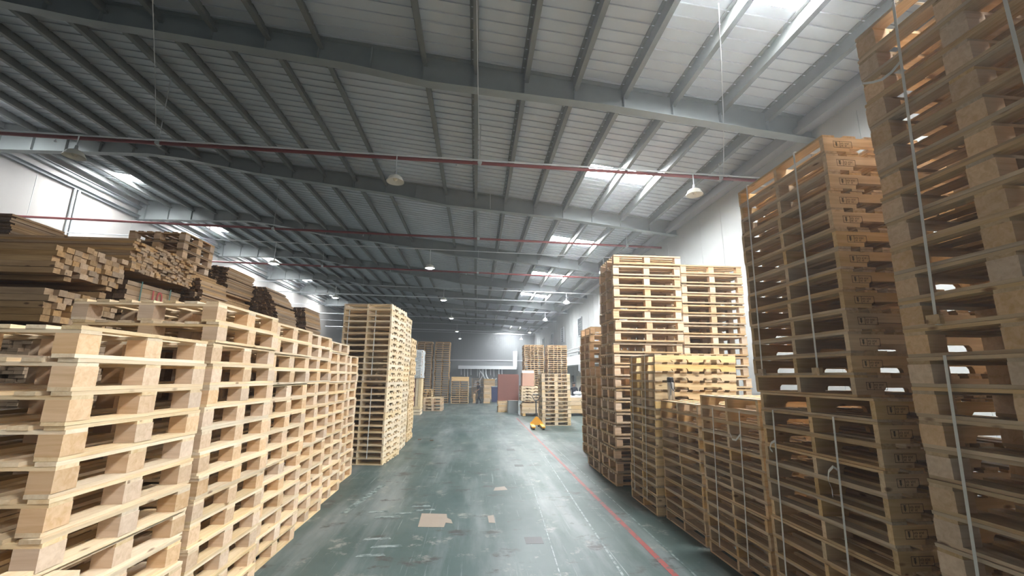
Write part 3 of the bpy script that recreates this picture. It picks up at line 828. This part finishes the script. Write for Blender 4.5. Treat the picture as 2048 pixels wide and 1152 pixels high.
# ------------------------------------------------------------------ things around the far aisle
BROWN = plain('brown_sheet', (.20, .075, .055), .5, 0, .12, 1.5)
PINKC = plain('pink_carton', (.62, .36, .26), .7, 0, .08, 1.5)
GREYB = plain('grey_box', (.22, .24, .24), .6, 0, .1, 3)
lumber_x('lumber pile under the red-brown panel load', 2.45, 1.15, 25.0, 26.2, .0, .62, .10, .3, 'lumber by the far pallets', jit=.03, gaps=.02, mat=PINE)
bp = thing('panel_load', 'tall red-brown load of panels on a lumber pile', 'panels', (1.88, 25.6, .625))
for k in range(6):
    MB().box(1.2, .09, 1.42 + .03 * (k % 3), (0, -.45 + k * .1, .72 + .015 * (k % 3))).build('panel', BROWN, bp)
gb = thing('storage_box', 'grey metal box on the floor by the lumber', 'box', (2.08, 24.5, 0), .05)
MB().box(.55, .5, .62, (0, 0, .31)).build('body', GREYB, gb); MB().box(.57, .52, .05, (0, 0, .645)).build('lid', GREYB, gb)
lumber_x('lumber on wooden skids beside the pallet jack', 3.45, 1.05, 22.6, 23.8, .14, .74, .10, .2, 'lumber by the far pallets', jit=.04, gaps=.02, mat=PINE)
sk = thing('timber_skid', 'pair of timber skids under the lumber by the jack', 'skid', (2.92, 23.2, 0))
for s in (-.4, .4): MB().box(.14, 1.2, .138, (s, 0, .069)).build('skid_beam', PINE, sk)
sp = spec_stringer(1.15, 1.1, .15, PINE, PALE)
pallet_stack(sp, 5, 2.95, 23.2, .745, .152, 'the short stack under the pink carton', 'notched pallet', 'pallets under the pink carton', parts=False, key='pink')
pk = thing('cardboard_carton', 'pink-brown open carton on the short pallet stack', 'carton', (2.75, 23.2, 1.508))
MB().box(.62, .8, .66, (0, 0, .33)).build('body', PINKC, pk)
MB().add(([(-.31, -.4, .661), (.31, -.4, .661), (.34, .1, .80), (-.28, .1, .80), (-.31, -.4, .669), (.31, -.4, .669), (.34, .1, .808), (-.28, .1, .808)], BOXF)).build('flap', PINKC, pk)
# crate of white sacks at right
ct = thing('wooden_crate', 'wide plank crate heaped with white sacks near the right wall', 'crate', (5.3, 23.4, 0))
for x in (-.5, .5): MB().box(.16, 1.2, .12, (x, 0, .06)).build('runner', PINE, ct)
for k in range(4):
    for (sx, sy, c) in ((1.5, .03, (0, -.6)), (1.5, .03, (0, .6)), (.03, 1.17, (-.735, 0)), (.03, 1.17, (.735, 0))):
        MB().box(sx, sy, .19, (c[0], c[1], .24 + k * .2)).build('plank', PINE, ct)
MB().box(1.44, 1.17, .03, (0, 0, .14)).build('base_board', PINE, ct)
SACK = plain('white_sack', (.78, .79, .80), .6)
def sack(label, c, s, rz, seed):
    rnd = random.Random(seed); b = bmesh.new()
    bmesh.ops.create_icosphere(b, subdivisions=3, radius=1)
    for v in b.verts:
        n = v.co.normalized()
        k = 1 + .10 * math.sin(n.x * 7 + seed) * math.cos(n.y * 6 - seed) + rnd.uniform(-.025, .025)
        v.co = Vector((math.copysign(abs(n.x) ** .75, n.x) * s[0], math.copysign(abs(n.y) ** .75, n.y) * s[1], n.z * s[2])) * k
    me = bpy.data.meshes.new('plastic_sack'); b.to_mesh(me); b.free(); me.materials.append(SACK)
    me.polygons.foreach_set('use_smooth', [True] * len(me.polygons))
    tag(obj('plastic_sack', me, None, c, rz), label, 'sack', 'white sacks in the crate')
for i, (x, yy, z, nm) in enumerate(((4.83, 23.05, .885, 'leftmost'), (5.36, 23.05, .92, 'middle front'), (5.80, 23.1, .93, 'rightmost'), (5.12, 23.65, .91, 'back left'), (5.66, 23.68, .94, 'back right'), (5.55, 23.35, 1.14, 'on top of the others'))):
    sack(f'crumpled white plastic sack in the plank crate, {nm}', (x, yy, z), (.23, .24, .10), .4 * i, i)
# filler under the sacks
m = MB().box(1.4, 1.1, .60, (0, 0, .46)); m.build('packed_content', SACK, ct)
# wrapped load at the left
wp = thing('wrapped_load', 'tall load wrapped in wrinkled white film beside the far left stacks', 'wrapped load', (-3.14, 23.5, 0))
wp.scale = (.64, 1, 1)
FILM = plain('stretch_film', (.62, .63, .62), .35)
for k in range(3): MB().box(.98, .96, .125, (0, 0, .07 + .15 * k)).build('base_board', CREAM, wp)
MB().box(.5, .9, 1.4, (-.24, 0, 1.14)).build('red_panel', BROWN, wp)
for k in range(2): MB().box(.21, .9, 1.4, (.14 + .23 * k, .02 * k, 1.14)).build('upright_board', CREAM, wp)
for k in range(11):
    MB().span(-.48, .48, -.48, .48, 1.865 + k * .13, 1.865 + k * .13 + .10).build('wrapped_layer', GREYED, wp)
b = bmesh.new(); n = 20; rows = 22
vs_ = []
rnd = random.Random(5)
for j in range(rows + 1):
    ring = []
    for k in range(n):
        a = 2 * PI * k / n; c, s = math.cos(a), math.sin(a); q = max(abs(c), abs(s))
        rr = .53 + rnd.uniform(-.02, .03) - (.10 if j == rows else 0)
        ring.append(b.verts.new((c / q * rr if c > -.3 else c / q * .5, s / q * rr, 1.865 + 1.47 * j / rows)))
    vs_.append(ring)
for j in range(rows):
    for k in range(n):
        if 6 <= k <= 12: continue
        b.faces.new((vs_[j][k], vs_[j][(k + 1) % n], vs_[j + 1][(k + 1) % n], vs_[j + 1][k]))
me = bpy.data.meshes.new('film'); b.to_mesh(me); b.free(); me.materials.append(FILM)
obj('film_wrap', me, wp)
# small board stacks and boxes around the far worker
def cube_stack(label, x0, x1, y0, y1, hts, mat, cat='boards', name='board_stack', group=None):
    r = thing(name, label, cat, ((x0 + x1) / 2, (y0 + y1) / 2, 0), 0, group)
    z = 0
    for h in hts:
        MB().box(x1 - x0 - random.uniform(0, .05), y1 - y0, h - .012, (random.uniform(-.02, .02), 0, z + h / 2)).build('board_layer', mat, r); z += h
    return r
cube_stack('tan layered board stack just right of the walking worker', .62, 1.12, 32.9, 33.7, [.12] + [.135] * 9, GREYED)
cube_stack('tan board stack just left of the walking worker', -.2, .02, 33.0, 33.8, [.1] + [.12] * 5, GREYED)
cube_stack('low pale timber stack beyond the worker, left of the red-brown panels', 1.95, 2.9, 36.0, 37.0, [.14, .05, .2, .2], PINE)
cube_stack('layered pale timber pile behind the worker, right of him', .7, 1.7, 38.5, 39.5, [.16] * 11, PINE)
lc = thing('lumber_tray', 'plank tray on top of the square far left pallet stack', 'tray', (-1.18, 33.4, 1.625))
for s in (-1, 1):
    MB().box(1.3, .03, .30, (0, s * .5, .15)).build('side_board', PINE, lc)
    MB().box(.03, .97, .30, (s * .63, 0, .15)).build('end_board', PINE, lc)
for k in range(4): MB().box(1.1, .16, .06, (0, -.36 + k * .23, .25 + .02 * (k % 2))).build('plank', PINE, lc)
bl = thing('waste_bin', 'dark blue upright bin behind the red-brown panels', 'bin', (1.35, 36.0, .6))
bl.location = (1.55, 35.0, 0)
BLUE = plain('navy_plastic', (.02, .03, .09), .5)
MB().prism([(-.25, 0), (.25, 0), (.3, 1.15), (-.3, 1.15)], 'y', -.28, .28).build('body', BLUE, bl); MB().box(.64, .6, .05, (0, 0, 1.18)).build('lid', plain('bin_lid', (.3, .33, .36), .5), bl)
# machine with extraction hoses below the long duct
DUCT = plain('white_duct', (.72, .74, .76), .4)
du = thing('extraction_duct', 'long white ventilation duct across the grey end wall', 'duct', (1.34, 51.33, 3.0))
MB().box(6.9, .38, .38, (0, 0, 0)).build('duct_run', DUCT, du); MB().box(.5, .42, 1.9, (3.25, 0, 1.0)).build('duct_riser', DUCT, du)
for k in range(8): MB().box(.03, .42, .42, (-3.2 + k * .85, 0, 0)).build('flange', DUCT, du)
for k, x in enumerate((-3.1, -2.7, -2.35, -1.95, -1.2, -.95, .35, .75)):
    MB().tube([(x, 0, -.19), (x + .02, 0, -.9 - .15 * (k % 3))], .035, 6).build('drop_hose', DUCT, du)
for k, (x, dx) in enumerate(((-.55, .9), (-.2, 1.0), (1.35, .8), (1.7, .5))):
    MB().tube([(x, 0, -.19), (x, 0, -.7), (x + .12, -.05, -1.1), (x + .35, -.1, -1.4), (x + dx, -.15, -1.5), (x + dx + .3, -.2, -1.25)], .07, 8).build('curved_hose', DUCT, du)
mc = thing('saw_machine', 'pale woodworking machine under the curved hoses', 'machine', (.2, 45.5, 0))
MB().box(1.6, .9, .85, (0, 0, .425)).build('cabinet', GREYB, mc); MB().box(1.9, 1.1, .06, (0, 0, .88)).build('table', DUCT, mc)
MB().prism([(-.4, .91), (.4, .91), (.25, 1.5), (-.3, 1.5)], 'y', -.3, .3).build('saw_hood', DUCT, mc); MB().tube([(.2, 0, 1.5), (.5, 0, 2.1), (.2, 0, 2.5)], .1, 8).build('hood_hose', DUCT, mc)
# two scraps on the aisle floor
for (x, yy, lab) in ((-1.35, 14.2, 'small dark wood scrap on the aisle floor, right of two'), (-1.75, 14.4, 'small dark wood scrap on the aisle floor, left of two')):
    s = MB().prism([(-.05, -.02), (.06, -.03), (.07, .02), (-.03, .03)], 'z', 0, .015).build('wood_scrap', AGED, None, (x, yy, .002), .5)
    tag(s, lab, 'scrap', 'scraps on the floor')

# ------------------------------------------------------------------ people
SKIN = plain('skin', (.36, .20, .13), .55); HAIR = plain('hair', (.018, .013, .011), .6)
NAVY = plain('navy_shirt', (.012, .015, .028), .8); TROUS = plain('dark_trousers', (.016, .016, .022), .8); SHOE = plain('shoe', (.03, .026, .024), .6)
def person(label, loc, rz, J, H, visible_legs=True):
    """J: joint positions in metres for a 1.70 m body, facing -y; one skinned surface with head, face and five-fingered hands"""
    V = []; E = []; R = []
    def add(p, r, par=None):
        V.append(p); R.append(r); i = len(V) - 1
        if par is not None: E.append((par, i))
        return i
    pel = add(J['pelvis'], (.145, .105))
    wst = add(J['waist'], (.125, .095), pel); ch = add(J['chest'], (.155, .11), wst); sh = add(J['neckbase'], (.11, .085), ch)
    nk = add(J['neck'], (.055, .055), sh)
    hd0 = add(tuple(Vector(J['head']) + Vector((0, -.005, -.05))), (.068, .078), nk); hd1 = add(J['head'], (.078, .094), hd0); add(tuple(Vector(J['head']) + Vector((0, .008, .075))), (.058, .07), hd1)
    for s in ('l', 'r'):
        sd = add(J['shoulder_' + s], (.062, .062), sh); el = add(J['elbow_' + s], (.043, .043), sd); wr_ = add(J['wrist_' + s], (.029, .029), el)
        d = (Vector(J['wrist_' + s]) - Vector(J['elbow_' + s])).normalized(); side = d.cross(Vector((1, 0, 0))).normalized(); fw = d.cross(side)
        w = Vector(J['wrist_' + s]); pm = add(tuple(w + d * .06), (.036, .018), wr_)
        for q, ln in ((-1.5, .062), (-.5, .074), (.5, .07), (1.5, .056)):
            a = add(tuple(w + d * .095 + side * q * .019), (.0095, .0095), pm)
            b_ = add(tuple(w + d * (.095 + ln * .55) + side * q * .020 + fw * .008), (.0085, .0085), a)
            add(tuple(w + d * (.095 + ln) + side * q * .020 + fw * .024), (.0075, .0075), b_)
        t1 = add(tuple(w + d * .045 - side * .042), (.011, .011), pm); add(tuple(w + d * .085 - side * .055 + fw * .012), (.009, .009), t1)
        hp = add(J['hip_' + s], (.092, .092), pel); kn = add(J['knee_' + s], (.058, .058), hp); an = add(J['ankle_' + s], (.042, .042), kn)
        toe = Vector(J['ankle_' + s]) + Vector((0, -.13, -.045)); add(tuple(toe), (.042, .028), an); add(tuple(Vector(J['ankle_' + s]) + Vector((0, .045, -.04))), (.034, .03), an)
    me = bpy.data.meshes.new('person'); me.from_pydata([tuple(p) for p in V], E, [])
    o = bpy.data.objects.new('person', me); COL.objects.link(o)
    sm = o.modifiers.new('skin', 'SKIN'); sm.use_smooth_shade = True
    for i, r in enumerate(R): me.skin_vertices[0].data[i].radius = r
    me.skin_vertices[0].data[0].use_root = True
    ss = o.modifiers.new('sub', 'SUBSURF'); ss.levels = 1; ss.render_levels = 1
    dg = bpy.context.evaluated_depsgraph_get()
    body = bpy.data.meshes.new_from_object(o.evaluated_get(dg))
    bpy.data.objects.remove(o)
    for mt in (SKIN, NAVY, TROUS, SHOE): body.materials.append(mt)
    nkz = J['neckbase'][2] + .065; wz = J['pelvis'][2] + .03
    arms = [(Vector(J['elbow_' + s]), Vector(J['shoulder_' + s]), Vector(J['wrist_' + s])) for s in ('l', 'r')]
    for p in body.polygons:
        c = p.center; mi = 1
        if c.z > nkz: mi = 0
        elif c.z < .075: mi = 3
        elif c.z < wz and not any((c - w).length < .20 or (c - (e + w) / 2).length < .14 for e, s_, w in arms): mi = 2
        else:
            for e, s_, w in arms:
                mid = (e * .62 + s_ * .38)
                de = min((c - (e + (w - e) * t)).length for t in (0, .25, .5, .75, 1, 1.3))
                ds = min((c - (s_ + (mid - s_) * t)).length for t in (0, .5, 1))
                if de < .085 and de < ds and (c - e).length < .75: mi = 0
        p.material_index = mi
    body.polygons.foreach_set('use_smooth', [True] * len(body.polygons))
    r = obj('person', body, None, loc, rz); sc = H / 1.70; r.scale = (sc, sc, sc)
    tag(r, label, 'person')
    hc = Vector(J['head'])
    hm = MB().lathe([(.096, .0), (.10, .03), (.093, .075), (.07, .112), (.035, .128), (.0, .132)], (hc.x, hc.y + .016, hc.z + .028), 16)
    hm.lathe([(.07, -.07), (.08, -.03), (.088, .03)], (hc.x, hc.y + .05, hc.z), 16)
    hm.build('hair', HAIR, r, smooth=True)
    for s in (-1, 1):
        MB().lathe([(.0, -.008), (.008, -.004), (.009, .0), (.008, .004), (.0, .008)], (hc.x + s * .030, hc.y - .088, hc.z + .004), 8).build('eye', HAIR, r)
        MB().lathe([(.0, -.03), (.012, -.015), (.014, .01), (.0, .03)], (hc.x + s * .083, hc.y + .005, hc.z - .01), 8).build('ear', SKIN, r)
    MB().prism([(-.09, .0), (-.115, -.035), (-.085, -.04)], 'x', hc.x - .012, hc.x + .012).v
    nz_ = MB(); nz_.prism([(hc.y - .082, hc.z), (hc.y - .112, hc.z - .035), (hc.y - .08, hc.z - .042)], 'x', hc.x - .013, hc.x + .013); nz_.build('nose', SKIN, r)
    MB().box(.046, .01, .010, (hc.x, hc.y - .081, hc.z - .062)).build('mouth', plain('lips', (.25, .10, .08), .5), r)
    return r
stand = dict(pelvis=(0, 0, .92), waist=(0, .005, 1.08), chest=(0, .0, 1.25), neckbase=(0, .01, 1.40), neck=(0, .0, 1.48), head=(0, -.02, 1.585),
             shoulder_l=(.185, .01, 1.385), elbow_l=(.235, .03, 1.11), wrist_l=(.24, -.08, .89), shoulder_r=(-.185, .01, 1.385), elbow_r=(-.235, .03, 1.11), wrist_r=(-.24, -.08, .89),
             hip_l=(.09, 0, .88), knee_l=(.10, -.01, .48), ankle_l=(.10, .02, .085), hip_r=(-.09, 0, .88), knee_r=(-.10, -.01, .48), ankle_r=(-.10, .02, .085))
walk = dict(stand); walk.update(chest=(0, -.05, 1.25), neckbase=(0, -.08, 1.39), neck=(-.0, -.10, 1.47), head=(-.0, -.14, 1.57), waist=(0, -.02, 1.08),
            shoulder_l=(.18, -.06, 1.375), elbow_l=(.25, -.16, 1.13), wrist_l=(.20, -.38, .99), shoulder_r=(-.18, -.08, 1.375), elbow_r=(-.22, -.02, 1.11), wrist_r=(-.16, -.22, .94),
            knee_l=(.07, -.14, .49), ankle_l=(.04, -.17, .085), knee_r=(-.07, .04, .49), ankle_r=(-.05, .26, .10))
person('worker in navy shirt and dark trousers walking across the far aisle', (.26, 32.2, 0), -1.05, walk, 1.58)
person('worker in dark shirt standing behind the crate of sacks, by the cream door', (5.60, 24.6, 0), .15, stand, 1.68)
person('worker in dark shirt partly hidden by the right pallet stacks', (6.35, 25.4, 0), -.1, stand, 1.70)

# ------------------------------------------------------------------ thin haze added through the hall, also standing in for lens glare
hm_, N, L, b = new_mat('glare_haze')
N.remove(b)
vsn = N.new('ShaderNodeVolumeScatter'); vsn.inputs['Density'].default_value = 0.0035; vsn.inputs['Anisotropy'].default_value = 0.5
vsn.inputs['Color'].default_value = (0.93, 0.96, 1.0, 1)
L.new(vsn.outputs[0], N['Material Output'].inputs['Volume'])
hz = MB().span(XL - 1.5, XR + 1.5, Y0 - 2, Y1 + 1.5, -1.0, 11.5).build('haze', hm_)
tag(hz, kind='stuff'); hz['label'] = 'thin haze filling the whole hall, also standing in for lens glare'
